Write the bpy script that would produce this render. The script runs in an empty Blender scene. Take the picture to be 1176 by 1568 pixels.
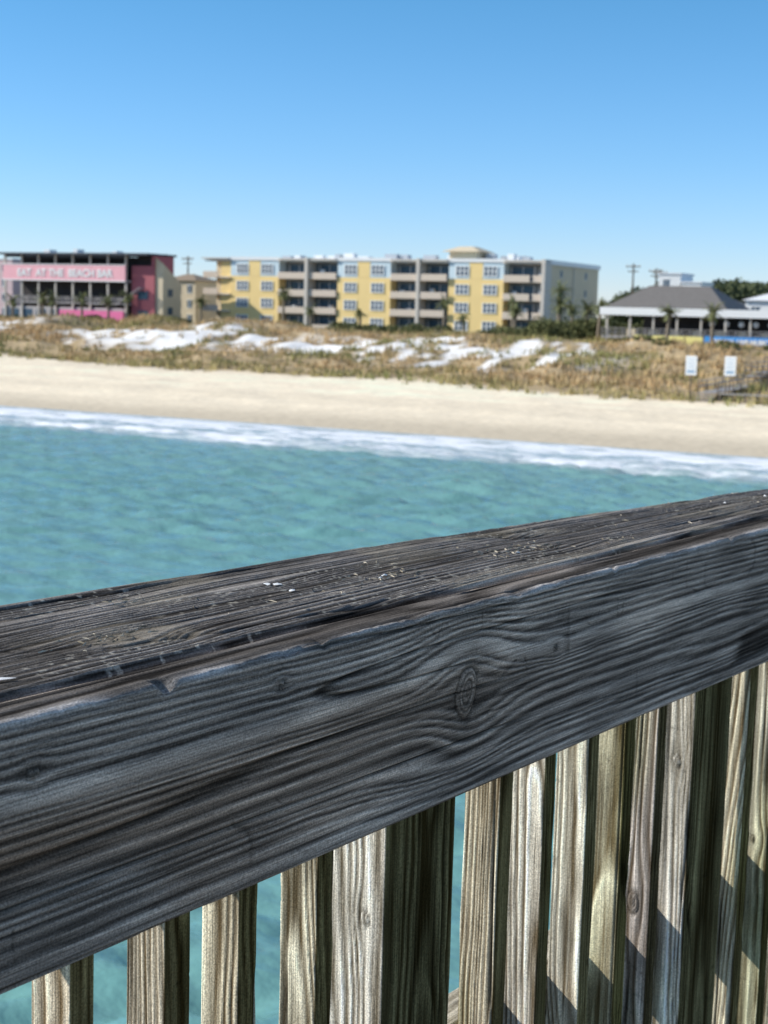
import bpy, math, random
import numpy as np
from mathutils import Vector, Matrix, Euler
np.seterr(over='ignore')
random.seed(4); rng=np.random.default_rng(4)
scene=bpy.context.scene
H=9.0
# ------------------------------------------------------------ noise
def _h(ix,iy,iz,seed):
    n=(ix.astype(np.uint32)*np.uint32(374761393)+iy.astype(np.uint32)*np.uint32(668265263)+iz.astype(np.uint32)*np.uint32(2246822519)+np.uint32((seed*3266489917)&0xffffffff))
    n=(n^(n>>np.uint32(13)))*np.uint32(1274126177)
    n=n^(n>>np.uint32(16))
    return (n&np.uint32(0xffffff)).astype(np.float32)/16777215.0
def vn(x,y,z=0.0,seed=0):
    x,y,z=np.broadcast_arrays(np.asarray(x,dtype=np.float64),np.asarray(y,dtype=np.float64),np.asarray(z,dtype=np.float64))
    fx=np.floor(x);fy=np.floor(y);fz=np.floor(z)
    tx=(x-fx);ty=(y-fy);tz=(z-fz)
    tx=tx*tx*(3-2*tx);ty=ty*ty*(3-2*ty);tz=tz*tz*(3-2*tz)
    ix=fx.astype(np.int64);iy=fy.astype(np.int64);iz=fz.astype(np.int64)
    r=0
    for a in (0,1):
        wa=tx if a else 1-tx
        for b in (0,1):
            wb=ty if b else 1-ty
            for c in (0,1):
                wc=tz if c else 1-tz
                r=r+_h(ix+a,iy+b,iz+c,seed)*wa*wb*wc
    return r
def sstep(a,b,x):
    t=np.clip((x-a)/(b-a),0,1); return t*t*(3-2*t)
# ------------------------------------------------------------ materials
def newmat(name):
    m=bpy.data.materials.new(name); m.use_nodes=True
    nt=m.node_tree; b=nt.nodes["Principled BSDF"]
    return m,nt,b
def simple(name,col,rough=.7,var=.12,scale=1.5,metal=0,spec=.3,bump=0.0):
    m,nt,b=newmat(name)
    tc=nt.nodes.new('ShaderNodeTexCoord'); n=nt.nodes.new('ShaderNodeTexNoise')
    n.inputs['Scale'].default_value=scale; n.inputs['Detail'].default_value=5
    nt.links.new(tc.outputs['Object'],n.inputs['Vector'])
    mx=nt.nodes.new('ShaderNodeMix'); mx.data_type='RGBA'
    mx.inputs[6].default_value=(*[c*(1-var) for c in col],1); mx.inputs[7].default_value=(*[min(1,c*(1+var)) for c in col],1)
    nt.links.new(n.outputs['Fac'],mx.inputs[0]); nt.links.new(mx.outputs[2],b.inputs['Base Color'])
    b.inputs['Roughness'].default_value=rough; b.inputs['Metallic'].default_value=metal
    b.inputs['Specular IOR Level'].default_value=spec
    return m
def island(name,c1,c2,rough=.8,trans=0):
    m,nt,b=newmat(name)
    g=nt.nodes.new('ShaderNodeNewGeometry'); r=nt.nodes.new('ShaderNodeMix'); r.data_type='RGBA'
    r.inputs[6].default_value=(*c1,1); r.inputs[7].default_value=(*c2,1)
    nt.links.new(g.outputs['Random Per Island'],r.inputs[0]); nt.links.new(r.outputs[2],b.inputs['Base Color'])
    b.inputs['Roughness'].default_value=rough; b.inputs['Specular IOR Level'].default_value=.15
    return m
def woodmat(name,axis):
    m,nt,b=newmat(name)
    at=nt.nodes.new('ShaderNodeAttribute'); at.attribute_name='Col'
    tc=nt.nodes.new('ShaderNodeTexCoord'); mp=nt.nodes.new('ShaderNodeMapping')
    mp.inputs['Scale'].default_value=(22,1000,1000) if axis=='x' else (1000,1000,22)
    nt.links.new(tc.outputs['Object'],mp.inputs['Vector'])
    n=nt.nodes.new('ShaderNodeTexNoise'); n.inputs['Scale'].default_value=1; n.inputs['Detail'].default_value=4
    n.inputs['Roughness'].default_value=.65
    nt.links.new(mp.outputs[0],n.inputs['Vector'])
    n2=nt.nodes.new('ShaderNodeTexNoise'); n2.inputs['Scale'].default_value=800; n2.inputs['Detail'].default_value=4
    nt.links.new(tc.outputs['Object'],n2.inputs['Vector'])
    mr=nt.nodes.new('ShaderNodeMapRange'); mr.inputs[1].default_value=.3; mr.inputs[2].default_value=.7
    mr.inputs[3].default_value=.45; mr.inputs[4].default_value=1.55
    nt.links.new(n.outputs['Fac'],mr.inputs[0])
    mr2=nt.nodes.new('ShaderNodeMapRange'); mr2.inputs[1].default_value=.35; mr2.inputs[2].default_value=.65
    mr2.inputs[3].default_value=.70; mr2.inputs[4].default_value=1.30
    nt.links.new(n2.outputs['Fac'],mr2.inputs[0])
    mu=nt.nodes.new('ShaderNodeMath'); mu.operation='MULTIPLY'
    nt.links.new(mr.outputs[0],mu.inputs[0]); nt.links.new(mr2.outputs[0],mu.inputs[1])
    vm=nt.nodes.new('ShaderNodeVectorMath'); vm.operation='SCALE'
    nt.links.new(at.outputs['Color'],vm.inputs[0]); nt.links.new(mu.outputs[0],vm.inputs['Scale'])
    nt.links.new(vm.outputs[0],b.inputs['Base Color'])
    bp=nt.nodes.new('ShaderNodeBump'); bp.inputs['Strength'].default_value=.4; bp.inputs['Distance'].default_value=.001
    nt.links.new(mu.outputs[0],bp.inputs['Height']); nt.links.new(bp.outputs[0],b.inputs['Normal'])
    b.inputs['Roughness'].default_value=1.0; b.inputs['Specular IOR Level'].default_value=.0
    return m
# ------------------------------------------------------------ mesh helpers
def mesh_np(name,verts,faces,mat,parent=None,cols=None,smooth=False):
    """faces: (n,k) int array"""
    verts=np.asarray(verts,dtype=np.float32); faces=np.asarray(faces,dtype=np.int32)
    me=bpy.data.meshes.new(name); n,k=faces.shape
    me.vertices.add(len(verts)); me.vertices.foreach_set('co',verts.ravel())
    me.loops.add(n*k); me.loops.foreach_set('vertex_index',faces.ravel())
    me.polygons.add(n); me.polygons.foreach_set('loop_start',np.arange(0,n*k,k,dtype=np.int32))
    me.polygons.foreach_set('loop_total',np.full(n,k,dtype=np.int32))
    me.polygons.foreach_set('use_smooth',np.full(n,bool(smooth),dtype=bool))
    me.update(calc_edges=True)
    if cols is not None:
        at=me.color_attributes.new('Col','FLOAT_COLOR','POINT')
        c=np.ones((len(verts),4),dtype=np.float32); c[:,:3]=cols; at.data.foreach_set('color',c.ravel())
    me.materials.append(mat)
    ob=bpy.data.objects.new(name,me); scene.collection.objects.link(ob)
    if parent: ob.parent=parent
    return ob
def empty(name,loc=(0,0,0),rz=0):
    e=bpy.data.objects.new(name,None); e.location=loc; e.rotation_euler=(0,0,rz); e.empty_display_size=.5
    scene.collection.objects.link(e); return e
def boxes(name,bl,mat,parent=None):
    V=[];F=[]
    for (x0,x1,y0,y1,z0,z1) in bl:
        o=len(V)
        V+=[(x0,y0,z0),(x1,y0,z0),(x1,y1,z0),(x0,y1,z0),(x0,y0,z1),(x1,y0,z1),(x1,y1,z1),(x0,y1,z1)]
        F+=[(o,o+3,o+2,o+1),(o+4,o+5,o+6,o+7),(o,o+1,o+5,o+4),(o+1,o+2,o+6,o+5),(o+2,o+3,o+7,o+6),(o+3,o,o+4,o+7)]
    return mesh_np(name,V,F,mat,parent)
def tube_geo(pts,rad,n=8):
    V=[];F=[]
    pts=[tuple(float(c) for c in p) for p in pts]
    for i,(p,r) in enumerate(zip(pts,rad)):
        p=Vector(p); r=float(r)
        d=(Vector(pts[min(i+1,len(pts)-1)])-Vector(pts[max(i-1,0)])).normalized()
        u=d.cross(Vector((.3,.9,.1))).normalized(); w=d.cross(u)
        for k in range(n):
            a=2*math.pi*k/n; V.append(tuple(p+r*(math.cos(a)*u+math.sin(a)*w)))
    for i in range(len(pts)-1):
        for k in range(n):
            F.append((i*n+k,i*n+(k+1)%n,(i+1)*n+(k+1)%n,(i+1)*n+k))
    return V,F
# ------------------------------------------------------------ plank with growth rings
def plank(name,xs,y0,y1,z0,z1,seed,pith,ringw,amp,dark,light,mat,parent,axis='x',dp=(.001,.001,.001,.001),
          knots=(),r=.003,tilt=(0,0),warp=.006,crk=.03,colfn=None,posfn=None,wscale=1.5,cdens=.45,modlo=.4,fh=.0005):
    P=[];N=[]
    def seg(pa,pb,nrm,d):
        L=math.dist(pa,pb); n=max(2,int(L/d))
        for i in range(n):
            t=i/n; P.append((pa[0]+(pb[0]-pa[0])*t,pa[1]+(pb[1]-pa[1])*t)); N.append(nrm)
    def arc(c,a0):
        for i in range(4):
            a=a0+math.pi/2*i/4; P.append((c[0]+r*math.cos(a),c[1]+r*math.sin(a))); N.append((math.cos(a),math.sin(a)))
    seg((y1,z0+r),(y1,z1-r),(1,0),dp[0]); arc((y1-r,z1-r),0)
    seg((y1-r,z1),(y0+r,z1),(0,1),dp[1]); arc((y0+r,z1-r),math.pi/2)
    seg((y0,z1-r),(y0,z0+r),(-1,0),dp[2]); arc((y0+r,z0+r),math.pi)
    seg((y0+r,z0),(y1-r,z0),(0,-1),dp[3]); arc((y1-r,z0+r),1.5*math.pi)
    P=np.array(P);N=np.array(N)
    X=np.asarray(xs)[:,None]; A=P[:,0][None,:]; B=P[:,1][None,:]
    yc,zc=pith
    xm=X-np.mean(xs)
    R=np.hypot(A-yc-tilt[0]*xm,B-zc-tilt[1]*xm)
    R=R+warp*(vn(X*wscale,A*9,B*9,seed)-.5)*2+warp*.35*(vn(X*wscale*4,A*25,B*25,seed+1)-.5)*2+.0007*(vn(X*38,A*60,B*60,seed+12)-.5)
    KB=None
    for (xk,ak,bk,Lx,Lr,K,ka,kb) in knots:
        rk=math.hypot(ak-yc-tilt[0]*(xk-np.mean(xs)),bk-zc-tilt[1]*(xk-np.mean(xs)))
        dd=(A-ak)**2+(B-bk)**2
        w=np.exp(-((X-xk)/Lx)**2-dd/Lr**2)
        R=R-K*(R-rk)*w
        if ka>0:
            jit=1+.5*(vn(X*60,A*60,B*60,seed+7)-.5)
            dk=np.sqrt(((X-xk-.25*(B-bk))/ka)**2+dd/kb**2)*jit
            KB=dk if KB is None else np.minimum(KB,dk)
    R=R+0*X*A
    ph=R/ringw+1.8*vn(R*90,0*R,0*R,seed+2)
    f=ph-np.floor(ph)
    ridge=np.where(f<.7,f/.7,(1-f)/.3); ridge=ridge**1.3
    fb=vn(X*9,A*420,B*420,seed+3); fb2=vn(X*30,A*800,B*800,seed+4)
    mod=modlo+1.0*vn(X*16,A*45,B*45,seed+5)
    big=vn(X*3,A*14,B*14,seed+6)
    cr=np.abs(vn(X*2.2,A*55,B*55,seed+8)-.5); crack=(1-sstep(0,crk,cr))*sstep(cdens,cdens+.15,vn(X*4,A*20,B*20,seed+9))
    cr2=np.abs(vn(X*45,A*22,B*22,seed+10)-.5); cross=(1-sstep(0,.02,cr2))*sstep(.6,.7,vn(X*14,A*50,B*50,seed+11))*.6
    val=np.clip(.04+.85*ridge*mod+.5*(fb-.5)+.3*(fb2-.5)+.12*(big-.5),0,1.3)
    hgt=amp*(ridge-.6)*(.5+.5*mod)+fh*(fb-.5)-.0022*crack-.0006*cross
    tone=(1-.8*crack)*(1-.6*cross)
    if KB is not None:
        ins=1-sstep(.85,1.15,KB)
        kr=.5+.5*np.cos(KB*2*math.pi*3.5)
        edge=np.exp(-((KB-1.0)/.16)**2)+.7*np.exp(-((KB-.35)/.14)**2)
        val=val*(1-ins)+ins*(.12+.6*kr*fb*1.6)
        hgt=hgt*(1-ins)+ins*(.0012*(1-KB)+.0005*kr)-.0010*edge
        tone=tone*(1-.42*np.clip(edge,0,1))*(1-.3*np.exp(-(KB/2.2)**2))
    dark=np.array(dark);light=np.array(light)
    col=dark+(light-dark)*val[...,None]
    col=col*tone[...,None]
    if colfn is not None: col=colfn(col,X,A,B,N,val,ridge,fb)
    col=np.clip(col,.004,.9)
    a=A+N[:,0][None,:]*hgt+0*X; b=B+N[:,1][None,:]*hgt+0*X; x=X+0*a
    if posfn is not None: x,a,b=posfn(x,a,b,N)
    if axis=='x': V=np.stack([x,a,b],-1)
    else: V=np.stack([a,b,x],-1)
    nx,npn=a.shape
    i=np.arange(nx-1)[:,None]; j=np.arange(npn)[None,:]; j2=(j+1)%npn
    F=np.stack([i*npn+j,i*npn+j2,(i+1)*npn+j2,(i+1)*npn+j],-1).reshape(-1,4)
    V=V.reshape(-1,3); C=col.reshape(-1,3)
    ob=mesh_np(name,V,F,mat,parent,cols=C,smooth=True)
    import bmesh
    base=(nx-1)*npn
    bm=bmesh.new(); bm.from_mesh(ob.data); bm.verts.ensure_lookup_table()
    f1=bm.faces.new([bm.verts[k] for k in range(npn)][::-1]); f1.smooth=False
    f2=bm.faces.new([bm.verts[base+k] for k in range(npn)]); f2.smooth=False
    bm.to_mesh(ob.data); bm.free()
    return ob

# ============================================================ RAILING
TH=math.radians(53.2)
RT=H-.204            # rail top height
rail=empty('wooden_pier_railing',(0,0,0),TH)
wx=woodmat('weathered_wood_long','x'); wz=woodmat('weathered_wood_upright','z')
def xarr(a,b,c,d,fine,coarse):
    return np.concatenate([np.arange(a,b,coarse),np.arange(b,c,fine),np.arange(c,d,coarse)])
xs=xarr(-1.6,.34,2.05,5.2,.0014,.02)
zb,zt=RT-.14,RT
def fcol(col,X,A,B,N,val,ridge,fb):
    st=sstep(.5,.75,vn(X*5,A*10,B*22,31))*sstep(1.2,.4,X+0*B)
    brown=np.array([1.10,.90,.74])
    col=col*(1+(brown-1)*st[...,None]*.8)*(1-.3*st[...,None])
    bl=sstep(.55,.8,vn(X*7,A*10,B*28,36)); col=col*(1+.35*bl[...,None]*np.array([1.1,1.0,.9]))
    dk=sstep(.6,.85,vn(X*2.2,A*6,B*16,33)); col=col*(1-.18*dk[...,None])
    w=np.exp(-((B-zt)/.0034)**2)*np.exp(-((A-.566)/.006)**2)*(.1+1.4*vn(X*30,B*30,0,35))
    pale=np.array([.44,.41,.38])
    w=np.clip(w,0,1)[...,None]
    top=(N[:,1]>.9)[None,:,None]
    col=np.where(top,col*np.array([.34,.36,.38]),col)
    return col*(1-w)+pale*w
def fpos(x,a,b,N):
    e=np.exp(-((b-zt)/.005)**2)*np.exp(-((a-.566)/.008)**2)
    n=(vn(x*14,0,0,41)-.5)*.0012+(vn(x*60,0,0,42)-.5)*.0012+(vn(x*170,0,0,44)-.5)*.0011
    for xk,w,dp_ in ((.565,.006,.007),(.93,.01,.002),(.43,.008,.0025),(.70,.003,.0025),(1.08,.004,.003),(1.31,.004,.003)):
        n=n-dp_*np.exp(-((x-xk)/w)**2)
    b=b+e*n; a=a-e*n*.6
    a=a+.0025*(vn(x*1.5,b*6,0,43)-.5)
    return x,a,b
plank('front_board',xs,.566,.599,zb,zt,11,(.635,zb-.07),.0058,.0010,(.075,.062,.052),(.64,.535,.445),wx,rail,
      dp=(.01,.0014,.0008,.003),r=.003,tilt=(.0,-.012),warp=.0042,colfn=fcol,posfn=fpos,crk=.045,cdens=.38,modlo=.22,fh=.0003,
      knots=[(.861,.566,zt-.063,.062,.042,.96,.0125,.021),(.80,.566,zt-.098,.05,.018,.7,0,0),(1.0,.566,zt-.035,.07,.02,.5,0,0),
             (.47,.566,zt-.03,.01,.008,.8,.003,.0025),(.985,.566,zt-.052,.012,.008,.8,.003,.0028),(.66,.566,zt-.02,.01,.007,.8,.002,.0035),
             (1.30,.566,zt-.085,.09,.022,.6,0,0)])
CT=.027
def qfar(x): return .797-.045*np.clip(x-.62,-1,3)-.02*np.clip(x-1.1,0,3)
def ccol(col,X,A,B,N,val,ridge,fb):
    li=sstep(.58,.8,vn(X*14,A*26,0,51))*(.4+fb)
    tan=np.array([.36,.31,.23]); w=np.clip(li*.35,0,1)[...,None]
    col=col*(1-w)+tan*w
    sp=sstep(.80,.86,vn(X*260,A*330,0,52))*sstep(.5,.7,vn(X*10,A*22,0,53))
    col=col*(1-.6*sp[...,None])+np.array([.5,.46,.38])*.6*sp[...,None]
    edge=sstep(.012,.0,np.abs(A-.610))*.25
    return col*(1+edge[...,None])
def cpos(x,a,b,N):
    k=(qfar(x)-.610)/(.797-.610)
    a2=.610+(a-.610)*k
    b=b-.010*np.clip((x-.6)/1.2,0,2)**2*(a2-.610)/.17
    b=b+.0015*(vn(x*6,a*20,0,61)-.5)
    return x,a2,b
plank('cap_board',xs,.610,.797,RT-CT,RT+.0005,23,(.90,RT-.07),.0062,.0013,(.028,.025,.022),(.31,.28,.25),wx,rail,
      dp=(.002,.0010,.003,.01),r=.004,tilt=(.05,0),warp=.006,crk=.05,cdens=.38,colfn=ccol,posfn=cpos,fh=.00025,
      knots=[(.62,.66,RT,.04,.026,.85,.006,.006),(1.12,.67,RT,.06,.03,.85,.01,.008),(1.55,.7,RT,.05,.03,.8,0,0),(.80,.73,RT,.07,.025,.7,0,0)])
# pickets
ptop=RT-CT-.0005
zlo=RT-1.0; zs=np.concatenate([np.arange(zlo,RT-.62,.02),np.arange(RT-.62,RT-.1,.0020),[ptop]])
picks=[-.05+.073*i for i in range(0,5)]+[.45,.527,.603,.667,.747,.973,1.048,1.121,1.188,1.257,1.475,1.55,1.622,1.694,1.765,1.99,2.06,2.135,2.21,2.28]+[2.5+.073*i for i in range(24)]
def pcol_factory(sd,tone):
    def pc(col,X,A,B,N,val,ridge,fb):
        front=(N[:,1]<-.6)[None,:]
        g=vn(X*5,A*30,B*30,sd)
        green=np.array([.74,.80,.50])
        w=(sstep(.52,.85,g)*.6)[...,None]
        c=(col*(1-w)+col*green*w)*tone
        ds=sstep(.6,.8,vn(X*9,A*60,B*60,sd+1))[...,None]; c=c*(1-.35*ds)
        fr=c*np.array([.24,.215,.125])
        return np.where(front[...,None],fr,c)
    return pc
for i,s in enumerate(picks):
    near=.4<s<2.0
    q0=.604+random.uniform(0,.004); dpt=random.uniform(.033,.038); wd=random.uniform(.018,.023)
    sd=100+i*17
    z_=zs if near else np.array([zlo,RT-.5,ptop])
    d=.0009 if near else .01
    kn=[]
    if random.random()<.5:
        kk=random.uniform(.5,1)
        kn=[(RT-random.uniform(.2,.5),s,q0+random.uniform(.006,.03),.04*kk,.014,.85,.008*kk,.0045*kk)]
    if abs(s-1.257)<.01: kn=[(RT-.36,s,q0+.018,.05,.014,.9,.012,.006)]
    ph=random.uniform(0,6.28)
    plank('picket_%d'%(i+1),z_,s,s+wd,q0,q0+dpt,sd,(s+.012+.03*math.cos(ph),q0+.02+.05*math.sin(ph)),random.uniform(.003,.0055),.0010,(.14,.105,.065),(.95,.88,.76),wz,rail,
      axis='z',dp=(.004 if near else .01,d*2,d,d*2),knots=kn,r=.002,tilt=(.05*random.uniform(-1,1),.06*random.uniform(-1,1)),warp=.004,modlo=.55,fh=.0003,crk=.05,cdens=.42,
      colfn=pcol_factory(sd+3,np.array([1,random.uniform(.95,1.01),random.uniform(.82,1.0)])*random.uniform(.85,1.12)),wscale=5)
for i,s in enumerate([-.19,.3095,.8215,1.333,1.845,2.37,4.3]):
    z_=np.concatenate([np.arange(zlo-.6,RT-.62,.02),np.arange(RT-.62,RT-.1,.003),[ptop]])
    def postc(col,X,A,B,N,val,ridge,fb,sd=500+i):
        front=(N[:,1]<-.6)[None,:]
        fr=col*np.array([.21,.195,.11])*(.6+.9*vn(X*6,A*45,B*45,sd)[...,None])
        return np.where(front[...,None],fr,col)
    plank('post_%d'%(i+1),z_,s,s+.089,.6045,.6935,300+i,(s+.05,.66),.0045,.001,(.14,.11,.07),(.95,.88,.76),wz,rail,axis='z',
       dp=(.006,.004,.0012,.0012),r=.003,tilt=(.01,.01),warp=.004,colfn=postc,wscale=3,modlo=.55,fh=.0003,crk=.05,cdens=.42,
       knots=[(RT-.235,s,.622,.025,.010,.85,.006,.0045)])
mz=RT-.385
xs2=np.arange(-1.6,5.2,.01)
plank('mid_rail',xs2,.645,.683,mz-.09,mz,77,(.70,mz-.1),.005,.0008,(.2,.17,.12),(.75,.68,.55),wx,rail,dp=(.004,.003,.004,.01))
plank('bottom_rail',xs2,.645,.683,zlo+.03,zlo+.12,79,(.70,mz-.1),.005,.0008,(.15,.125,.085),(.5,.45,.36),wx,rail,dp=(.01,.01,.01,.01))
# litter on the cap : droppings flakes and dry straw
dv=[];df=[]
sv=[];sf=[]
def flake(V,F,s,q,l,w,ang,h):
    o=len(V); n=7
    z=RT+.0014-.006*max(0,(s-.6)/1.2)**2*(q-.608)/.17
    for k in range(n):
        a=2*math.pi*k/n; rr=random.uniform(.7,1.15)
        x=l*rr*math.cos(a); y=w*rr*math.sin(a)
        V.append((s+x*math.cos(ang)-y*math.sin(ang),q+x*math.sin(ang)+y*math.cos(ang),z+random.uniform(0,h)))
    V.append((s,q,z+h*1.5)); c=o+n
    for k in range(n): F.append((o+k,o+(k+1)%n,c))
for s,q,l,w in [(.8176,.7084,.0042,.0035),(.812,.714,.003,.003),(.8057,.6842,.0055,.0022),(.502,.6297,.008,.003),(1.557,.685,.005,.002),(.905,.675,.004,.0016),(.893,.67,.002,.0015),(1.66,.68,.004,.002),(1.075,.66,.003,.0015)]:
    flake(dv,df,s,q,l,w,random.uniform(-.6,.6),.001)
for cs,cq,n,sp in [(1.09,.672,70,.028),(.903,.672,36,.018),(1.20,.634,14,.015),(.603,.66,30,.02),(.69,.743,12,.012),(1.0,.69,20,.09),(1.5,.68,30,.12),(.75,.66,16,.08)]:
    for k in range(n):
        s=cs+random.gauss(0,sp); q=cq+random.gauss(0,sp*.4)
        if .622<q<float(qfar(s))-.008: flake(sv,sf,s,q,random.uniform(.001,.0055),random.uniform(.0002,.0005),random.gauss(0,.8),.0008)
mesh_np('bird_dropping_flakes',dv,df,simple('chalk_white',(.8,.79,.76),.9,.05,300),rail)
mesh_np('straw_bits',sv,sf,island('dry_straw',(.10,.08,.05),(.55,.48,.37)),rail)

# pier deck and piles (walkway the photographer stands on)
pier=empty('pier_deck',(0,0,0),TH)
deckm=simple('deck_timber',(.38,.33,.26),.85,.3,6)
boxes('planks',[(-8+.15*i,-8+.15*i+.142,-3.2,.72,RT-1.10,RT-1.062) for i in range(107)],deckm,pier)
boxes('joists',[(-8,8,q,q+.09,RT-1.36,RT-1.103) for q in (-3,-2,-1,0,.62)],deckm,pier)
V=[];F=[]
for s in (-6,-2,2,6):
    for q in (-2.8,.2):
        v,f=tube_geo([(s,q,-4),(s,q,RT-1.365)],[.17,.15],12); o=len(V); V+=v; F+=[tuple(k+o for k in t) for t in f]
mesh_np('piles',V,F,deckm,pier)

# ============================================================ COAST FRAME
CA=math.radians(-27.3); ce=np.array([math.cos(CA),math.sin(CA)]); cm=np.array([-math.sin(CA),math.cos(CA)])
def W(a,b,z): return (a*ce[0]+b*cm[0],a*ce[1]+b*cm[1],z)
def patchmask(a,b):
    n=vn(a*.05,b*.05,0,71)*.22+vn(a*.30,b*.16,0,72)*.43+vn(a*.8,b*.4,0,74)*.35
    lo=148+0.10*np.clip(-60-a,0,200); band=sstep(lo,lo+6,b)*sstep(lo+33,lo+25,b)*sstep(-50,-60,a)
    gap=1-np.exp(-((a+146+ (b-165)*.3)/6)**2)
    return band*gap*sstep(.43,.50,n)
def veglim(a): return 131+.11*np.clip(-40-a,0,300)+5*(vn(a*.06,0,0,73)-.5)
def ground(a,b):
    z=np.interp(b,[20,60,85,99,112,135,150,175,195,215,260,4000],[-6,-3,-.6,0,1.0,2.2,3.1,5.2,5.6,5.2,5.2,6])
    dune=sstep(132,150,b)*sstep(222,205,b)
    z=z+dune*(1.6*(vn(a*.05,b*.08,0,81)-.5)+1.8*(vn(a*.14,b*.2,0,82)-.5)+.6*(vn(a*.5,b*.5,0,83)-.5))
    beach=sstep(103,112,b)*sstep(150,138,b)
    z=z+beach*(.16*(vn(a*.3,b*.5,0,84)-.5)+.10*(vn(a*1.1,b*1.3,0,85)-.5))
    return z
aa=np.concatenate([np.linspace(-4000,-320,24),np.arange(-300,40,.8),np.linspace(45,400,40),np.linspace(500,4000,14)])
bb=np.concatenate([np.linspace(20,92,16),np.arange(94,225,.65),np.linspace(228,400,40),np.linspace(430,6000,24)])
AA,BB=np.meshgrid(aa,bb,indexing='ij'); ZZ=ground(AA,BB)
PM=patchmask(AA,BB); VG=sstep(-1.5,1.5,BB-veglim(AA))
dry=np.array([.93,.79,.58]); wet=np.array([.56,.47,.34]); white=np.array([.90,.87,.82]); soil=np.array([.44,.33,.19]); scrub=np.array([.10,.11,.05])
st=.9+.2*vn(AA*.03,BB*.6,0,91); st=st*(.92+.16*vn(AA*.5,BB*.9,0,92))
C=dry*st[...,None]
wm=sstep(109,101,BB+3*(vn(AA*.05,0,0,93)-.5))[...,None]; C=C*(1-wm)+wet*wm
wm=sstep(122,112,BB)[...,None]*.35; C=C*(1-wm)+np.array([.74,.63,.46])*wm
s2=soil*(.7+.6*vn(AA*.3,BB*.4,0,94)[...,None]); C=C*(1-VG[...,None])+s2*VG[...,None]
C=C*(1-PM[...,None])+white*PM[...,None]
sc=sstep(195,225,BB)[...,None]; C=C*(1-sc)+scrub*sc
C=np.clip(C,0,.93)
XY=AA[...,None]*ce+BB[...,None]*cm
V=np.concatenate([XY,ZZ[...,None]],-1).reshape(-1,3)
na,nb=AA.shape
i=np.arange(na-1)[:,None];j=np.arange(nb-1)[None,:]
F=np.stack([i*nb+j,(i+1)*nb+j,(i+1)*nb+j+1,i*nb+j+1],-1).reshape(-1,4)
m,nt,b=newmat('sand_and_dune')
at=nt.nodes.new('ShaderNodeAttribute'); at.attribute_name='Col'
g=nt.nodes.new('ShaderNodeNewGeometry'); n=nt.nodes.new('ShaderNodeTexNoise'); n.inputs['Scale'].default_value=1.6; n.inputs['Detail'].default_value=8
nt.links.new(g.outputs['Position'],n.inputs['Vector'])
mr=nt.nodes.new('ShaderNodeMapRange'); mr.inputs[1].default_value=.3; mr.inputs[2].default_value=.7; mr.inputs[3].default_value=.88; mr.inputs[4].default_value=1.06
nt.links.new(n.outputs['Fac'],mr.inputs[0])
vm=nt.nodes.new('ShaderNodeVectorMath'); vm.operation='SCALE'; nt.links.new(at.outputs['Color'],vm.inputs[0]); nt.links.new(mr.outputs[0],vm.inputs['Scale'])
nt.links.new(vm.outputs[0],b.inputs['Base Color']); b.inputs['Roughness'].default_value=.9; b.inputs['Specular IOR Level'].default_value=.1
bp=nt.nodes.new('ShaderNodeBump'); bp.inputs['Strength'].default_value=.4; bp.inputs['Distance'].default_value=.12
nt.links.new(n.outputs['Fac'],bp.inputs['Height']); nt.links.new(bp.outputs[0],b.inputs['Normal'])
mesh_np('sand_beach_ground',V,F,m,cols=C.reshape(-1,3),smooth=True)

# ------------------------------------------------------------ dune grass
N_=34000
ga=rng.uniform(-235,5,N_); gb=rng.uniform(126,224,N_)
keep=(gb>veglim(ga)-1+rng.normal(0,1.2,N_))&(patchmask(ga,gb)<.35+.3*rng.random(N_)+(rng.random(N_)<.08))&(vn(ga*.2,gb*.25,0,95)+.35*rng.random(N_)>.38)
ga=ga[keep];gb=gb[keep]; gz=ground(ga,gb)
nbld=6; n=len(ga)
ang=rng.uniform(0,6.28,(n,nbld)); hh=rng.uniform(.3,.9,(n,nbld))*(.5+.9*vn(ga*.15,gb*.15,0,96))[:,None]; lean=rng.uniform(.05,.5,(n,nbld)); wd=rng.uniform(.05,.12,(n,nbld))
ox=ga[:,None]*ce[0]+gb[:,None]*cm[0]; oy=ga[:,None]*ce[1]+gb[:,None]*cm[1]
bx=ox+rng.normal(0,.2,(n,nbld)); by=oy+rng.normal(0,.2,(n,nbld)); bz=np.repeat(gz[:,None]-.08,nbld,1)
tx=bx+np.cos(ang)*lean*hh*1.2; ty=by+np.sin(ang)*lean*hh*1.2; tz=bz+hh+.08
px=-np.sin(ang)*wd; py=np.cos(ang)*wd
V=np.stack([np.stack([bx-px,by-py,bz],-1),np.stack([bx+px,by+py,bz],-1),np.stack([tx,ty,tz],-1)],2)
tone=vn(ga*.07,gb*.09,0,97)*.6+vn(ga*.3,gb*.3,0,98)*.4
c1=np.array([.62,.44,.24]); c2=np.array([.30,.29,.11])
tw=np.clip(sstep(.40,.74,tone)[:,None]+rng.normal(0,.22,(n,nbld)),0,1)[...,None]
fr=sstep(9,0,gb-veglim(ga))[:,None,None]
GC=c1*(1-tw)+c2*tw; GC=GC*rng.uniform(.7,1.3,(n,nbld,1)); GC=GC*(1-fr*.5)+np.array([.30,.31,.11])*fr*.5
GC=np.repeat(GC[:,:,None,:],3,2)
gm,nt,b=newmat('sea_oats_grass'); at=nt.nodes.new('ShaderNodeAttribute'); at.attribute_name='Col'
nt.links.new(at.outputs['Color'],b.inputs['Base Color']); b.inputs['Roughness'].default_value=.8; b.inputs['Specular IOR Level'].default_value=.1
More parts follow.
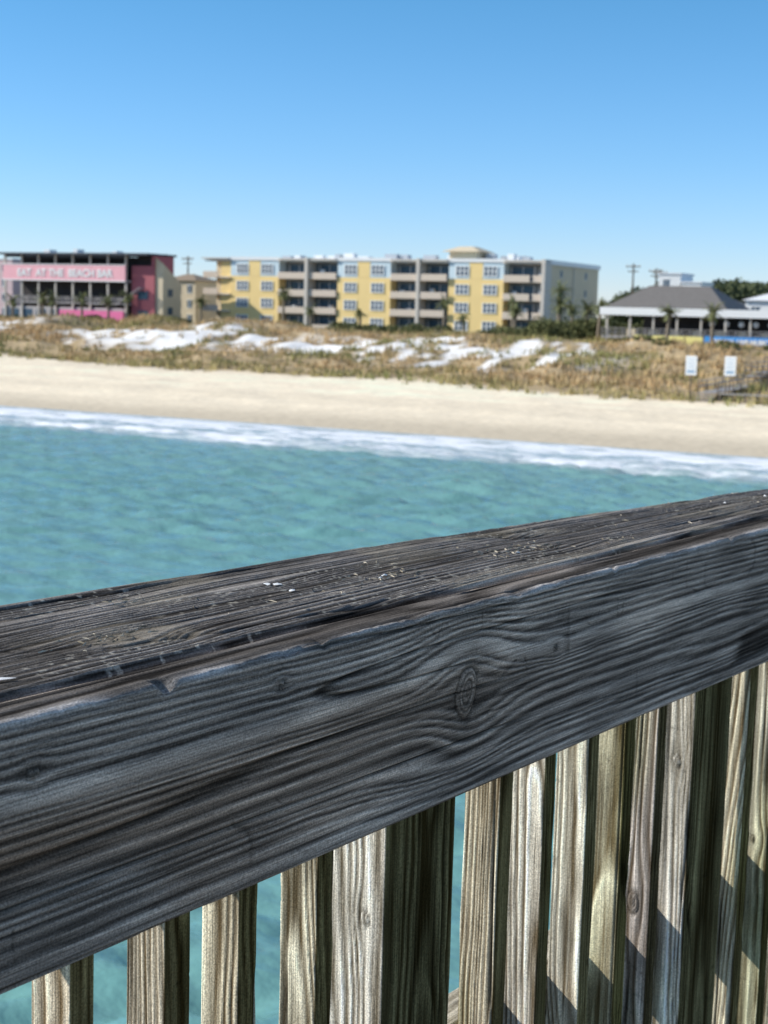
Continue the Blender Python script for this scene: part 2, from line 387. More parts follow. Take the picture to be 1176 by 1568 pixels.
mesh_np('dune_grass',V.reshape(-1,3),np.arange(n*nbld*3).reshape(-1,3),gm,cols=GC.reshape(-1,3))

# ------------------------------------------------------------ foliage clumps
def clumps(name,cl,leaf,dens,mat):
    Vs=[]
    for (a,b_,z,ra,rb,rz) in cl:
        k=int(dens*ra*rb*rz**.5)+30
        d=rng.normal(0,1,(k,3)); d/=np.linalg.norm(d,axis=1)[:,None]
        rad=rng.uniform(.45,1.0,k)**.6*(.75+.5*vn(d[:,0]*2+a,d[:,1]*2+b_,d[:,2]*2,99))
        p=d*rad[:,None]*np.array([ra,rb,rz])
        c=np.stack([(a+p[:,0])*ce[0]+(b_+p[:,1])*cm[0],(a+p[:,0])*ce[1]+(b_+p[:,1])*cm[1],z+p[:,2]],-1)
        u=rng.normal(0,1,(k,3)); u/=np.linalg.norm(u,axis=1)[:,None]
        w=np.cross(u,rng.normal(0,1,(k,3))); w/=np.linalg.norm(w,axis=1)[:,None]
        s=leaf*rng.uniform(.5,1.3,k)[:,None]
        Vs.append(np.stack([c-u*s,c-w*s*.6,c+u*s,c+w*s*.6],1))
    V=np.concatenate(Vs).reshape(-1,3)
    return mesh_np(name,V,np.arange(len(V)).reshape(-1,4),mat)
leafm=island('live_oak_leaves',(.06,.075,.035),(.18,.20,.10))
shrubm=island('shrub_leaves',(.07,.085,.035),(.24,.24,.10))
def G(a,b_): return float(ground(np.array(float(a)),np.array(float(b_))))
cl=[]
for k in range(190):
    a=random.uniform(-100,60); b_=random.uniform(290,345); r_=random.uniform(3,6)
    cl.append((a,b_,6.5+random.uniform(3.5,7.0)+ (b_-290)*.03,r_,r_,random.uniform(2.5,4)))
for k in range(90):
    a=random.uniform(-330,-140); b_=random.uniform(285,320); r_=random.uniform(3,5)
    cl.append((a,b_,5.5+random.uniform(2,7),r_,r_,random.uniform(2.5,4)))
for k in range(14):
    a=random.uniform(-186,-166); b_=random.uniform(258,268); r_=random.uniform(1.6,2.8)
    cl.append((a,b_,5.5+random.uniform(4,8),r_,r_,r_))
clumps('distant_tree_line',cl,.55,30,leafm)
cl=[]
for k in range(150):
    a=random.choice([random.uniform(-160,-86),random.uniform(-90,-66),random.uniform(-176,-156),random.uniform(-235,-180)]); b_=random.uniform(211,224)
    r_=random.uniform(.8,1.9); cl.append((a,b_,G(a,b_)+r_*.25,r_*1.3,r_*1.2,r_*.8))
for k in range(40):
    a=random.uniform(-82,-66); b_=random.uniform(196,216); r_=random.uniform(1.0,2.0); cl.append((a,b_,5.9+random.uniform(0,1.2),r_*1.2,r_,r_))
for k in range(26):
    a=random.uniform(-64,-38); b_=random.uniform(178,187); r_=random.uniform(.6,1.2); cl.append((a,b_,G(a,b_)+.2,r_*1.4,r_,r_*.7))
clumps('dune_shrubs',cl,.22,150,shrubm)

# ------------------------------------------------------------ palms
barkm=simple('palm_bark',(.26,.21,.15),.9,.3,5); frondm=island('palm_fronds',(.09,.11,.04),(.28,.28,.13))
def palm(a,b_,h,cr=1.7):
    z0=G(a,b_)-.2
    e=empty('palm_tree',W(a,b_,z0),CA)
    lx=random.uniform(-.3,.3); ly=random.uniform(-.3,.3)
    pts=[(float(lx*(t**2)),float(ly*t**2),float(h*t)) for t in np.linspace(0,1,8)]
    v,f=tube_geo(pts,[float(.26-.08*t+(.08 if t==1 else 0)) for t in np.linspace(0,1,8)],9)
    mesh_np('trunk',v,f,barkm,e,smooth=True)
    V=[];F=[]
    for k in range(34):
        az=random.uniform(0,6.28); el=random.uniform(-.8,1.35); L=cr*random.uniform(.75,1.1)
        if el<-.2: L*=.75
        p=Vector(pts[-1]); d=Vector((math.cos(az)*math.cos(el),math.sin(az)*math.cos(el),math.sin(el)))
        side=Vector((-math.sin(az),math.cos(az),0)); P=[p.copy()]
        for t in range(5):
            d=(d+Vector((0,0,-.24))).normalized(); p=p+d*L/5; P.append(p.copy())
        for t in range(1,6):
            for sg in (-1,1):
                for m_ in range(2):
                    base=P[t-1].lerp(P[t],m_*.5); dirn=(P[t]-P[t-1]).normalized()
                    tip=base+(side*sg*.75+dirn*.7+Vector((0,0,-.35))).normalized()*L*.34*(1.15-.12*t)
                    o=len(V); w=dirn*.08
                    V+= [tuple(base-w),tuple(base+w),tuple(tip)]; F.append((o,o+1,o+2))
    mesh_np('fronds',V,F,frondm,e)
for a,b_,h,c in [(-133.5,219,6.6,2.0),(-128,219,4.0,1.6),(-104,221,5.6,2.0),(-98.5,217,3.2,1.6),(-91,219,5.8,2.1),(-88.5,214,4.8,1.9),
               (-149,217,4.8,1.8),(-160.5,211,5.6,2.0),(-163,209,4.6,1.8),(-174,207,4.8,2.1),(-176,207,5.4,2.0),(-190,206,5.6,2.1),(-196,206,6.2,2.1),
               (-168,208,4.4,1.9),(-183,207,4.6,1.9),(-78,206,6.0,2.2),(-75,203,5.6,2.1),(-72,200,4.8,1.9),(-69,197,5.0,2.0),(-55,183,4.4,1.8),(-49.5,184,5.0,2.0),(-80,210,8.4,2.2),(-119,220,3.5,1.5)]:
    palm(a,b_,h,c)

# ============================================================ BUILDINGS
yel=simple('yellow_stucco',(.95,.70,.31),.85,.06,.6); tan=simple('tan_stucco',(.68,.57,.40),.85,.08,.6); beige=simple('beige_parapet',(.72,.60,.48),.85,.06,.8)
paleb=simple('pale_blue_panel',(.64,.76,.80),.7,.05); whitem=simple('white_paint',(.86,.86,.84),.6,.04); glass=simple('window_glass',(.06,.11,.16),.35,.3,.5,spec=.3)
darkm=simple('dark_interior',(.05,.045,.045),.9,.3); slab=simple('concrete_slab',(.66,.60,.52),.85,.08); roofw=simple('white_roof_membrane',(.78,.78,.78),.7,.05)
acm=simple('rooftop_unit',(.50,.52,.54),.5,.1,metal=.2); blueshade=simple('blue_grey_recess_shade',(.22,.24,.25),.8,.1)  # last colour holds the bluish shade of the balcony recesses
cond=empty('yellow_condominium_building',(0,0,0),CA)
zb0=4.6; fl=[5.35+3.02*k for k in range(5)]; top=fl[4]+.35
FB=228.0
bays=[(-150.2,-140.0),(-128.0,-117.6),(-106.6,-96.6)]; balc=[(-140.0,-128.0),(-117.6,-106.6),(-96.6,-89.2)]
core=[(-154.9,-89.4,FB+2.4,FB+26,zb0,top-.25)]
boxes('core_walls',core,tan,cond)
boxes('yellow_bays',[(x0,x1,FB,FB+2.38,zb0,fl[3]+.3) for x0,x1 in bays],yel,cond)
boxes('top_storey_bays',[(x0,x1,FB+.02,FB+2.38,fl[3]+.303,top+.1) for x0,x1 in bays],paleb,cond)
boxes('yellow_top_piers',[(x0+t*(x1-x0)-1.2,x0+t*(x1-x0)+1.2,FB-.03,FB+.019,fl[3]+.303,top-.3) for x0,x1 in bays for t in (.5,)],yel,cond)
boxes('bay_parapets',[(x0-.15,x1+.15,FB-.18,FB-.035,top-.28,top+.3) for x0,x1 in bays],whitem,cond)
fr=[];gl=[];sh=[]
for x0,x1 in bays:
    for t in (.25,.76):
        xc=x0+t*(x1-x0)
        for k in range(4):
            z0=fl[k]+.85; z1=z0+1.5; w=1.15
            gl.append((xc-w,xc+w,FB-.05,FB-.02,z0,z1))
            for xx in (-w,-w/3,w/3,w): fr.append((xc+xx-.1,xc+xx+.1,FB-.14,FB-.052,z0,z1))
            for zz in (z0-.1,z1-.02,(z0+z1)/2-.04): fr.append((xc-w-.15,xc+w+.15,FB-.17,FB-.141,zz,zz+.13))
boxes('window_frames',fr,whitem,cond); boxes('window_panes',gl,glass,cond)
sl=[];pa=[];po=[];dr=[];rec=[];dfm=[];fur=[]
for bi,(x0,x1) in enumerate(balc):
    xm=(x0+x1)/2 if bi<2 else x1-.2
    for k in range(5):
        sl.append((x0+.01,x1-.01,FB-.3,FB+2.39,fl[k]-.12,fl[k]+.12))
    for k in range(4):
        segs=[(x0+.15,xm-.35),(xm+.35,x1-.15)] if bi<2 else [(x0+.15,x1-2.6),(x1-2.2,x1-.2)]
        for j_,(p0,p1) in enumerate(segs):
            off=-.62 if (j_==0)==(bi!=1) else -.35
            pa.append((p0,p1,FB+off,FB+off+.15,fl[k]-.1,fl[k]+1.05)); 
            pa.append((p0,p0+.14,FB+off+.152,FB+.6,fl[k]+.125,fl[k]+1.05)); 
            c0=(p0+p1)/2; ww=min(2.0,(p1-p0)/2-.3)
            dr.append((c0-ww,c0+ww,FB+2.30,FB+2.34,fl[k]+.13,fl[k]+2.4))
            dfm+= [(c0-ww-.06,c0-ww+.05,FB+2.24,FB+2.298,fl[k]+.13,fl[k]+2.45),(c0-.05,c0+.05,FB+2.24,FB+2.298,fl[k]+.13,fl[k]+2.45),(c0+ww-.05,c0+ww+.06,FB+2.24,FB+2.298,fl[k]+.13,fl[k]+2.45)]
            if random.random()<.7:
                xx=random.uniform(p0+.5,p1-1.2); fur.append((xx,xx+.6,FB+1.0,FB+1.6,fl[k]+.125,fl[k]+1.2+random.uniform(0,.5)))
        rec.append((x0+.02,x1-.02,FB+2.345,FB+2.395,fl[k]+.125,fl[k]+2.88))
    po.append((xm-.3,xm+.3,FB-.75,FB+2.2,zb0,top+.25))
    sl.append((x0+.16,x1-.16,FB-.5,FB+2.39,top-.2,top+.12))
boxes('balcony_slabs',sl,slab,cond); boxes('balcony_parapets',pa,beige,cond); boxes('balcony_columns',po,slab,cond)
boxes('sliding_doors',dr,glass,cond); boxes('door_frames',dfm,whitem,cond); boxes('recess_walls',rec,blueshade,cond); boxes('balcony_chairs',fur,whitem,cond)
# stair end
sl=[];pa=[]
for k in range(5): sl.append((-155.6,-150.21,FB-.4,FB+2.39,fl[k]-.12,fl[k]+.12))
for k in range(4):
    pa.append((-155.7,-152.6,FB-.6,FB-.42,fl[k]-.1,fl[k]+1.05)); pa.append((-155.85,-155.705,FB-.6,FB+2,fl[k]-.1,fl[k]+1.05))
sl.append((-156.2,-150.3,FB-.7,FB+3,top-.1,top+.15))
boxes('stair_slabs',sl,slab,cond); boxes('stair_parapets',pa,beige,cond); boxes('stair_wall',[(-152.4,-150.22,FB+.2,FB+2.38,zb0,top-.22)],yel,cond)
boxes('roof_deck',[(-154.5,-89.6,FB+2.8,FB+25.6,top-.245,top-.1)],roofw,cond)
boxes('roof_parapet',[(-89.38,-89.1,FB-.2,FB+26.2,top-.5,top+.25),(-155.2,-89.4,FB+26,FB+26.2,top-.5,top+.2),(-155.2,-89.4,FB+2.45,FB+2.65,top-.23,top+.2)],whitem,cond)
ru=[]
for k in range(24):
    a=random.uniform(-152,-92); ru.append((a,a+random.uniform(.8,2.4),FB+4+random.uniform(0,8),FB+14,top-.09,top+random.uniform(.7,1.35)))
ru=[(x0,x1,y0,y0+1.5,z0,z1) for x0,x1,y0,y1,z0,z1 in ru]
boxes('rooftop_units',ru[:12],acm,cond); boxes('rooftop_vents',ru[12:],whitem,cond)
boxes('cupola_walls',[(-108,-103,FB+3,FB+8,top-.09,top+1.55)],tan,cond)
V=[(-109,FB+2,top+1.56),(-102,FB+2,top+1.56),(-102,FB+9,top+1.56),(-109,FB+9,top+1.56),(-106.7,FB+4.3,top+2.5),(-104.3,FB+4.3,top+2.5),(-104.3,FB+6.7,top+2.5),(-106.7,FB+6.7,top+2.5)]
mesh_np('cupola_roof',V,[(0,3,2,1),(4,5,6,7),(0,1,5,4),(1,2,6,5),(2,3,7,6),(3,0,4,7)],tan,cond)
ew=[];eg=[]
for k in range(4):
    for y in (FB+7,FB+19): eg.append((-89.39,-89.36,y,y+1,fl[k]+1,fl[k]+2.1)); ew.append((-89.355,-89.3,y-.1,y+1.1,fl[k]+.88,fl[k]+.98))
boxes('end_windows',eg,glass,cond); boxes('end_sills',ew,whitem,cond); boxes('end_downpipe',[(-89.39,-89.2,FB+13,FB+13.2,zb0,top-.6)],slab,cond)

# pink restaurant
pinkm=simple('pink_paint',(.86,.45,.49),.8,.08,.8); hot=simple('hot_pink',(.88,.20,.40),.7,.06); redm=simple('dark_red_wall',(.42,.13,.15),.8,.1); greyw=simple('grey_timber',(.40,.38,.37),.85,.2); navy=simple('dark_roof',(.07,.08,.10),.6,.15)
pk=empty('pink_beach_restaurant',(0,0,0),CA)
X0,X1,Y0=-192,-158.5,215
YB=Y0+7
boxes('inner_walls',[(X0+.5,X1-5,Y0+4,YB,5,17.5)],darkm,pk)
boxes('red_wing',[(X1-4.98,X1,Y0+1.2,YB,5,15.9)],redm,pk)
boxes('red_wing_loft',[(X1-4.98,X1-.5,Y0+3,YB,15.903,17.69)],darkm,pk)
boxes('red_gable_end',[(X1-.49,X1,Y0+1.0,YB,15.903,17.69)],redm,pk)
boxes('roof_slab',[(X0-1,X1+.3,Y0-1.2,YB+.5,17.7,18.05)],navy,pk)
boxes('roof_units',[(-186,-184.5,Y0+4,Y0+6,18.06,18.8),(-179,-178,Y0+4,Y0+6,18.06,18.9),(-170,-169,Y0+4,Y0+6,18.06,18.6)],whitem,pk)
boxes('pink_fascia',[(X0,X1-5.3,Y0-.3,Y0,13.2,15.9)],pinkm,pk)
boxes('fascia_trim',[(X0-.05,X1-5.25,Y0-.38,Y0-.303,13.0,13.2),(X0-.05,X1-5.25,Y0-.38,Y0-.303,15.85,16.0)],whitem,pk)
boxes('floor_decks',[(X0,X1-5,Y0+.01,Y0+3.98,z,z+.3) for z in (8.9,12.95)],greyw,pk)
pst=[(x,x+.3,Y0+.02,Y0+.32,5,17.69) for x in np.linspace(X0,X1-5.6,8)]
boxes('posts',pst,slab,pk)
rl=[(X0,X1-5.2,Y0-.06,Y0-.0,z,z+.08) for z in (9.5,9.8,10.15)]+[(x,x+.06,Y0-.12,Y0-.063,9.2,10.2) for x in np.arange(X0,X1-5.2,.6)]
boxes('deck_railing',rl,greyw,pk)
boxes('upper_ceiling_beams',[(X0,X1-5,Y0+.4,Y0+.6,17.2,17.68)],navy,pk)
boxes('lower_siding',[(X0,X1-5.5,Y0+.35,Y0+.5,5,8.3)],simple('weathered_siding',(.46,.43,.42),.8,.2),pk)
boxes('hot_pink_wall',[(X1-20,X1-5.6,Y0-.5,Y0-.1,5.8,7.8)],hot,pk)
boxes('lower_windows',[(x,x+2.2,Y0+.29,Y0+.34,6.2,7.8) for x in np.arange(X0+1,X1-21,3.2)],glass,pk)
boxes('red_wing_windows',[(X1-3.6,X1-1.4,Y0+1.12,Y0+1.19,z,z+1.4) for z in (6.6,10)],glass,pk)
boxes('stair_flight',[(X1-7.4+.5*k,X1-6.95+.5*k,Y0-.5,Y0+1,8.9+.3*k,9.05+.3*k) for k in range(11)],greyw,pk)
boxes('deck_tables',[(x,x+1.1,Y0+1.4,Y0+2.2,9.9,9.98) for x in np.arange(X0+1,X1-7,2.4)]+[(x+.5,x+.6,Y0+1.7,Y0+1.8,9.2,9.9) for x in np.arange(X0+1,X1-7,2.4)],slab,pk)
def text(s,x,y,z,size,mat,par):
    cu=bpy.data.curves.new('lettering','FONT'); cu.body=s; cu.size=size; cu.extrude=.04; cu.offset=.05
    cu.materials.append(mat); o=bpy.data.objects.new('lettering',cu); scene.collection.objects.link(o)
    o.parent=par; o.location=(x,y,z); o.rotation_euler=(math.pi/2,0,0); return o
text('EAT  AT THE  BEACH BAR',X0+3.5,Y0-.36,13.8,1.9,whitem,pk)
V=[(X1+.01,Y0+1.5,5),(X1+1.6,Y0+1.5,5),(X1+1.6,YB,5),(X1+.01,YB,5),(X1+.01,Y0+1.5,17.4),(X1+1.6,Y0+1.5,16.4),(X1+1.6,YB,13.0),(X1+.01,YB,13.6)]
mesh_np('side_gable',V,[(0,3,2,1),(4,5,6,7),(0,1,5,4),(1,2,6,5),(2,3,7,6),(3,0,4,7)],tan,pk)
boxes('side_gable_windows',[(X1+1.61,X1+1.66,Y0+3,Y0+4.4,z,z+1.3) for z in (7.4,10.6)],glass,pk)
# neighbouring houses
def house(name,x0,x1,y0,y1,z1,wall,roof,rh=1.6,nf=2,flat=False):
    e=empty(name,(0,0,0),CA); boxes('walls',[(x0,x1,y0,y1,4.5,z1)],wall,e)
    gl=[];fr=[]
    for k in range(nf):
        z=z1-2.3-2.9*k
        for x in np.arange(x0+.9,x1-1.5,2.6):
            gl.append((x,x+1.1,y0-.04,y0-.01,z,z+1.4)); fr+= [(x-.1,x+1.2,y0-.1,y0-.045,z-.12,z),(x-.1,x+1.2,y0-.1,y0-.045,z+1.4,z+1.52),(x+.5,x+.6,y0-.1,y0-.045,z,z+1.4)]
    boxes('windows',gl,glass,e); boxes('window_trim',fr,whitem,e)
    if flat: boxes('roof',[(x0-.2,x1+.2,y0-.2,y1+.2,z1+.003,z1+.3)],roof,e)
    else:
        o=.5; rx=min((y1-y0)/2,(x1-x0)/2)*.8; ym=(y0+y1)/2
        V=[(x0-o,y0-o,z1),(x1+o,y0-o,z1),(x1+o,y1+o,z1),(x0-o,y1+o,z1),(x0+rx,ym-.05,z1+rh),(x1-rx,ym-.05,z1+rh),(x1-rx,ym+.05,z1+rh),(x0+rx,ym+.05,z1+rh)]
        mesh_np('roof',V,[(0,3,2,1),(4,5,6,7),(0,1,5,4),(1,2,6,5),(2,3,7,6),(3,0,4,7)],roof,e)
    return e
shing=simple('grey_shingle',(.18,.165,.15),.85,.2,2); pinkw=simple('faded_pink_stucco',(.64,.48,.48),.85,.08)
house('tan_beach_house',-177,-169,244,252,14.0,tan,simple('brown_shingle',(.30,.23,.16),.85,.2,2),1.4,nf=3)
house('faded_pink_hotel',-232,-205,232,246,17.3,pinkw,roofw,flat=True,nf=4)
house('white_beach_house',-58,-50,252,262,13.2,whitem,roofw,flat=True)
house('white_tower_house',-80.8,-76.8,262,270,16.9,whitem,roofw,flat=True,nf=3)
house('white_annex_house',-76.6,-73,262,270,15.4,whitem,roofw,flat=True,nf=2)
house('white_porch_house',-52.5,-40,212,222,11.9,whitem,roofw,rh=1.6)
house('beige_cottage',-66,-58,234,244,10.8,tan,shing)
# pavilion restaurant
pv=empty('beach_pavilion_restaurant',(0,0,0),CA)
PX0,PX1,PY=-65.6,-30,191
V=[(PX0-.4,PY-.4,10.4),(-49.5,PY-.4,10.4),(-49.5,PY+13,10.4),(PX0-.4,PY+13,10.4),(-61.8,PY+5.6,13.4),(-53.5,PY+5.6,13.4),(-53.5,PY+7,13.4),(-61.8,PY+7,13.4)]
mesh_np('hip_roof',V,[(0,3,2,1),(4,5,6,7),(0,1,5,4),(1,2,6,5),(2,3,7,6),(3,0,4,7)],shing,pv)
boxes('white_fascia',[(PX0-.8,PX1,PY-1.2,PY-.9,9.35,10.35)],whitem,pv)
boxes('flat_roof',[(PX0-.8,PX1,PY-.89,PY+13,10.2,10.36)],roofw,pv)
boxes('roof_posts',[(x,x+.22,PY-.8,PY-.55,5.2,9.6) for x in np.linspace(PX0,PX1-.5,12)],slab,pv)
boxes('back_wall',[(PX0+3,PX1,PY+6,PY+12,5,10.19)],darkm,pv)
boxes('deck_floor',[(PX0-.5,PX1,PY-.86,PY+5.9,6.3,6.6)],greyw,pv)
rl=[(PX0-.5,PX1,PY-1.0,PY-.93,z,z+.07) for z in (6.9,7.2,7.6)]+[(x,x+.07,PY-1.08,PY-1.003,6.4,7.65) for x in np.arange(PX0-.5,PX1,1.0)]
boxes('deck_railing',rl,greyw,pv)
boxes('bar_shelf',[(x,x+1.2,PY+2,PY+2.8,6.61,7.5) for x in np.arange(PX0+2,PX1-2,3.0)],tan,pv)
V=[];F=[]
for x in np.arange(PX0+14,PX1-1,1.9):   # round pendant lanterns
    for i_ in range(7):
        for k in range(8):
            t=math.pi*i_/6; V.append((x+.4*math.sin(t)*math.cos(k*math.pi/4),PY+.5+.4*math.sin(t)*math.sin(k*math.pi/4),8.5+.4*math.cos(t)))
    o=len(V)-56
    for i_ in range(6):
        for k in range(8): F.append((o+i_*8+k,o+(i_+1)*8+k,o+(i_+1)*8+(k+1)%8,o+i_*8+(k+1)%8))
mesh_np('paper_lanterns',V,F,whitem,pv)
boxes('lantern_cords',[(x-.03,x+.03,PY+.47,PY+.53,8.9,10.19) for x in np.arange(PX0+14,PX1-1,1.9)],darkm,pv)
boxes('yellow_banner',[(-61.5,-52.3,PY-1.3,PY-1.2,5.8,6.8)],simple('yellow_vinyl',(.85,.76,.28),.6,.05),pv)
boxes('blue_banner',[(-52,-34,PY-1.35,PY-1.22,5.8,6.9)],simple('blue_vinyl',(.05,.28,.66),.5,.4,.5),pv)
text('OCEAN  LIVE MUSIC',-51,PY-1.4,6.0,.8,whitem,pv)

# utility poles
polem=simple('pole_wood',(.16,.13,.10),.9,.2)
for a,b_,zt_ in [(-93.1,285,19.6),(-90.6,292,19.0),(-88.6,288,18.6),(-184,255,19.6),(-182,260,19.4),(-60,300,17.8)]:
    e=empty('utility_pole',W(a,b_,5),CA)
    v,f=tube_geo([(0,0,0),(0,0,zt_-5)],[.22,.16],8); mesh_np('pole',v,f,polem,e)
    boxes('crossarms',[(-1.5,1.5,-.26,-.17,zt_-5.7,zt_-5.5),(-1.1,1.1,-.26,-.17,zt_-6.6,zt_-6.4)],polem,e)
    boxes('insulators',[(x-.09,x+.09,-.28,-.1,zt_-5.5,zt_-5.2) for x in (-1.3,-.5,.5,1.3)],slab,e)
# beach signs
for a,b_ in [(-36.7,130),(-33.2,130)]:
    z0=G(a,b_); e=empty('beach_notice_sign',W(a,b_,z0),CA)
    boxes('posts',[(-.06,.06,0,.1,-.3,3.9)],polem,e)
    boxes('panel',[(-.5,.5,-.05,-.004,2.2,3.9)],whitem,e)
    boxes('printed_lines',[(-.36,.36,-.058,-.052,z,z+.06) for z in (3.6,3.3,3.05,2.8)]+[(-.36,.36,-.058,-.052,2.4,2.62)],simple('sign_ink',(.2,.35,.5),.6,.1),e)
# wooden beach access walkway through the dune
fe=empty('beach_access_boardwalk',(0,0,0),CA)
dk=[];ps=[];rr=[]
for k in range(20):
    b0=130+k*2.7; z=max(G(-35,b0),G(-35,b0+2.7))+.35; z=max(z,2.6)
    for j_ in range(9): dk.append((-35.9,-34.3,b0+j_*.3,b0+j_*.3+.28,z,z+.05))
    for a in (-36.0,-34.28):
        ps.append((a,a+.1,b0+.05,b0+.15,z-1.5,z+1.05)); rr.append((a,a+.1,b0+.16,b0+2.74,z+.98,z+1.04)); rr.append((a,a+.06,b0+.16,b0+2.74,z+.5,z+.6))
for k in range(4): dk.append((-35.9,-34.3,128.6+.35*k,128.92+.35*k,1.9+.18*k,1.95+.18*k))
boxes('deck_boards',dk,greyw,fe); boxes('posts',ps,polem,fe); boxes('handrails',rr,greyw,fe)
sf_=empty('sand_fence',(0,0,0),CA)
bl=[]
for a in list(np.arange(-33.9,-29,1.1)):
    z=G(a,129.5); bl.append((a,a+.12,129.4,129.52,z-.3,z+.95+random.uniform(-.1,.25)))
boxes('fence_posts',bl,polem,sf_)
boxes('fence_rails',[(-33.9,-29.4,129.33,129.39,2.55,2.65)],greyw,sf_)

# ============================================================ WATER
wx_=np.concatenate([np.linspace(-4000,-90,24),np.arange(-70,-44,1.5),np.arange(-44,40,.26),np.arange(41,70,1.5),np.linspace(90,4000,24)])
wy_=np.concatenate([np.linspace(-5000,0,24),np.arange(4,14,.8),np.arange(14,60,.2),np.arange(60,136,.34),np.linspace(140,400,10)])
XX,YY=np.meshgrid(wx_,wy_,indexing='ij'); Z=np.zeros_like(XX)
bb_=XX*cm[0]+YY*cm[1]; aa_=XX*ce[0]+YY*ce[1]
amp_=sstep(97,84,bb_)*sstep(-70,-44,XX)*sstep(70,44,XX)*sstep(2,14,YY)
for k in range(60):
    lam=math.exp(random.uniform(math.log(.8),math.log(4.5))); th=math.radians(75+180)+random.gauss(0,.45)
    A_=.0105*lam**.7; kk=2*math.pi/lam; ph=random.uniform(0,6.28)
    arg=kk*(XX*math.cos(th)+YY*math.sin(th))+ph
    Z+=A_*(np.sin(arg)+.25*np.cos(2*arg))
Z*=amp_*(.5+vn(XX*.06,YY*.06,0,111))
bk=bb_+3*(vn(aa_*.04,0,0,112)-.5)
Z+=.22*np.exp(-((bk-86.5)/1.2)**2)*sstep(.3,.7,vn(aa_*.07,0,0,113))*(amp_>0)+.14*np.exp(-((bk-92.5)/.9)**2)
Z-=.25*sstep(99,104,bb_)
V=np.stack([XX,YY,Z],-1).reshape(-1,3); na,nb=XX.shape
i=np.arange(na-1)[:,None];j=np.arange(nb-1)[None,:]
F=np.stack([i*nb+j,(i+1)*nb+j,(i+1)*nb+j+1,i*nb+j+1],-1).reshape(-1,4)
m,nt,b=newmat('sea_water'); L=nt.links
def nd(t,**k):
    q=nt.nodes.new(t)
    for a,v in k.items(): setattr(q,a,v)
    return q
g=nd('ShaderNodeNewGeometry')
def dot(v):
    d=nd('ShaderNodeVectorMath',operation='DOT_PRODUCT'); d.inputs[1].default_value=v; L.new(g.outputs['Position'],d.inputs[0]); return d.outputs['Value']
sa=dot((ce[0],ce[1],0)); sb=dot((cm[0],cm[1],0))
def mth(op,a,b_=None,c=None):
    q=nd('ShaderNodeMath',operation=op)
    for k,v in enumerate((a,b_,c)):
        if v is None: continue
        if isinstance(v,(int,float)): q.inputs[k].default_value=v
        else: L.new(v,q.inputs[k])
    return q.outputs[0]
def mrange(v,a,b_,c=0,d=1):
    q=nd('ShaderNodeMapRange',interpolation_type='SMOOTHSTEP'); L.new(v,q.inputs[0])
    for k,x in enumerate((a,b_,c,d)): q.inputs[k+1].default_value=x
    return q.outputs[0]
def comb(x,y):
    q=nd('ShaderNodeCombineXYZ'); L.new(x,q.inputs[0]); L.new(y,q.inputs[1]); return q.outputs[0]
def noi(vec,scale,det=4,ro=.55):
    q=nd('ShaderNodeTexNoise'); L.new(vec,q.inputs['Vector']); q.inputs['Scale'].default_value=scale; q.inputs['Detail'].default_value=det; q.inputs['Roughness'].default_value=ro; return q.outputs['Fac']
lng=comb(mth('MULTIPLY',sa,.16),mth('MULTIPLY',sb,.55))
wob=noi(comb(mth('MULTIPLY',sa,.045),mth('MULTIPLY',sb,0.0)),1,3)
bp_=mth('ADD',sb,mth('MULTIPLY',mth('SUBTRACT',wob,.5),7))
lace=noi(lng,1.6,6,.65); lace2=noi(lng,.7,4)
zone=mth('MULTIPLY',mrange(bp_,81.0,85.5),mrange(bp_,99,101,1,0))
f1=mth('MULTIPLY',zone,mrange(lace,.41,.60))
l1=mth('MULTIPLY',mth('MULTIPLY',mrange(bp_,84.2,85.7),mrange(bp_,87.2,88.8,1,0)),mrange(lace2,.42,.55))
l2=mth('MULTIPLY',mth('MULTIPLY',mrange(bp_,90,92.5),mrange(bp_,96,98.5,1,0)),mrange(lace,.35,.52))
foam=mth('MINIMUM',mth('ADD',mth('ADD',mth('MULTIPLY',f1,.55),mth('MULTIPLY',l1,.95)),mth('MULTIPLY',l2,.8)),1.0)
big=noi(g.outputs['Position'],.06,3)
shal=mrange(sb,55,95)
mx=nd('ShaderNodeMix',data_type='RGBA'); L.new(big,mx.inputs[0]); mx.inputs[6].default_value=(.14,.31,.275,1); mx.inputs[7].default_value=(.165,.355,.35,1)
mx1=nd('ShaderNodeMix',data_type='RGBA'); L.new(shal,mx1.inputs[0]); L.new(mx.outputs[2],mx1.inputs[6]); mx1.inputs[7].default_value=(.20,.36,.34,1)
mz_=nd('ShaderNodeMix',data_type='RGBA'); L.new(zone,mz_.inputs[0]); L.new(mx1.outputs[2],mz_.inputs[6]); mz_.inputs[7].default_value=(.38,.47,.47,1)
mx2=nd('ShaderNodeMix',data_type='RGBA'); L.new(foam,mx2.inputs[0]); L.new(mz_.outputs[2],mx2.inputs[6]); mx2.inputs[7].default_value=(.88,.89,.90,1)
L.new(mx2.outputs[2],b.inputs['Base Color'])
L.new(mrange(foam,0,1,.12,.8),b.inputs['Roughness']); b.inputs['IOR'].default_value=1.33
n1=noi(comb(mth('MULTIPLY',sa,.5),sb),1.6,5,.55)
bp=nd('ShaderNodeBump'); bp.inputs['Strength'].default_value=.7; bp.inputs['Distance'].default_value=.22; L.new(n1,bp.inputs['Height']); L.new(bp.outputs[0],b.inputs['Normal'])
mesh_np('sea_water',V,F,m,smooth=True)

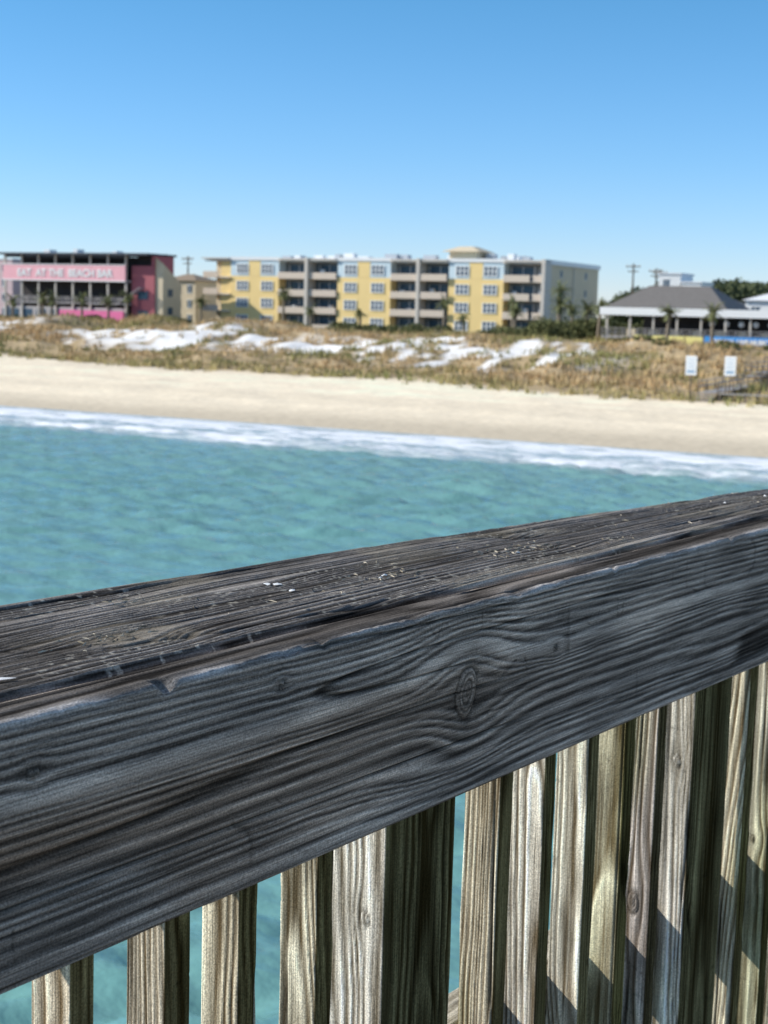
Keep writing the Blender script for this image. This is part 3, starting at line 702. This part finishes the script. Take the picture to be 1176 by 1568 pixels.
# ============================================================ LIGHT / SKY / CAMERA
el=math.radians(31.5); sh_=Vector((-.999,.04,0)).normalized()
S=Vector((sh_.x*math.cos(el),sh_.y*math.cos(el),math.sin(el)))
w=bpy.data.worlds.new('World'); scene.world=w; w.use_nodes=True
nt=w.node_tree; bg=nt.nodes['Background']; sky=nt.nodes.new('ShaderNodeTexSky'); sky.sky_type='NISHITA'; sky.sun_disc=False
sky.sun_elevation=el; sky.sun_rotation=math.atan2(sh_.x,sh_.y); sky.altitude=0; sky.air_density=1.0; sky.dust_density=0.0; sky.ozone_density=3.0
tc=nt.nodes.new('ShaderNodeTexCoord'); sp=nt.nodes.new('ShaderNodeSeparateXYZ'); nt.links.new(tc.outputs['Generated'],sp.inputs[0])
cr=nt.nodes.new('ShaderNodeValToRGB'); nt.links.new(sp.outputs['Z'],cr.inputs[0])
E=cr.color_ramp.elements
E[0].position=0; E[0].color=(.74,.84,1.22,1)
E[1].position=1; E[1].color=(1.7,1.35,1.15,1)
for p,c in ((.10,(.54,.81,1.12,1)),(.20,(.42,.79,1.01,1)),(.45,(1.35,1.15,1.05,1))):  # upper stops brightened above the view to add fill light
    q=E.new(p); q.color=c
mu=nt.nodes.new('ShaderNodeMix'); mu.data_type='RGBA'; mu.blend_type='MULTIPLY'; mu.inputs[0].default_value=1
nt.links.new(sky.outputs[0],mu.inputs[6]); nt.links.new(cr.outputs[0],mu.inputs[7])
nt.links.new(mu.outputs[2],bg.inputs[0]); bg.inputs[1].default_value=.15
ld=bpy.data.lights.new('sun','SUN'); ld.energy=5.0; ld.angle=math.radians(.5); ld.color=(1,.96,.88)
lo=bpy.data.objects.new('sun',ld); scene.collection.objects.link(lo); lo.rotation_euler=S.to_track_quat('Z','Y').to_euler()
cd=bpy.data.cameras.new('camera'); cam=bpy.data.objects.new('camera',cd); scene.collection.objects.link(cam)
cam.matrix_world=Matrix.Translation((0,0,H))@Matrix.Rotation(math.radians(90-7.72),4,'X')@Matrix.Rotation(math.radians(1.5),4,'Z')
cd.sensor_fit='VERTICAL'; cd.sensor_height=36; cd.sensor_width=27; cd.lens=52; cd.clip_start=.05; cd.clip_end=12000
cd.dof.use_dof=True; cd.dof.focus_distance=1.0; cd.dof.aperture_fstop=20
scene.camera=cam
scene.view_settings.view_transform='Standard'; scene.view_settings.look='None'; scene.view_settings.exposure=0
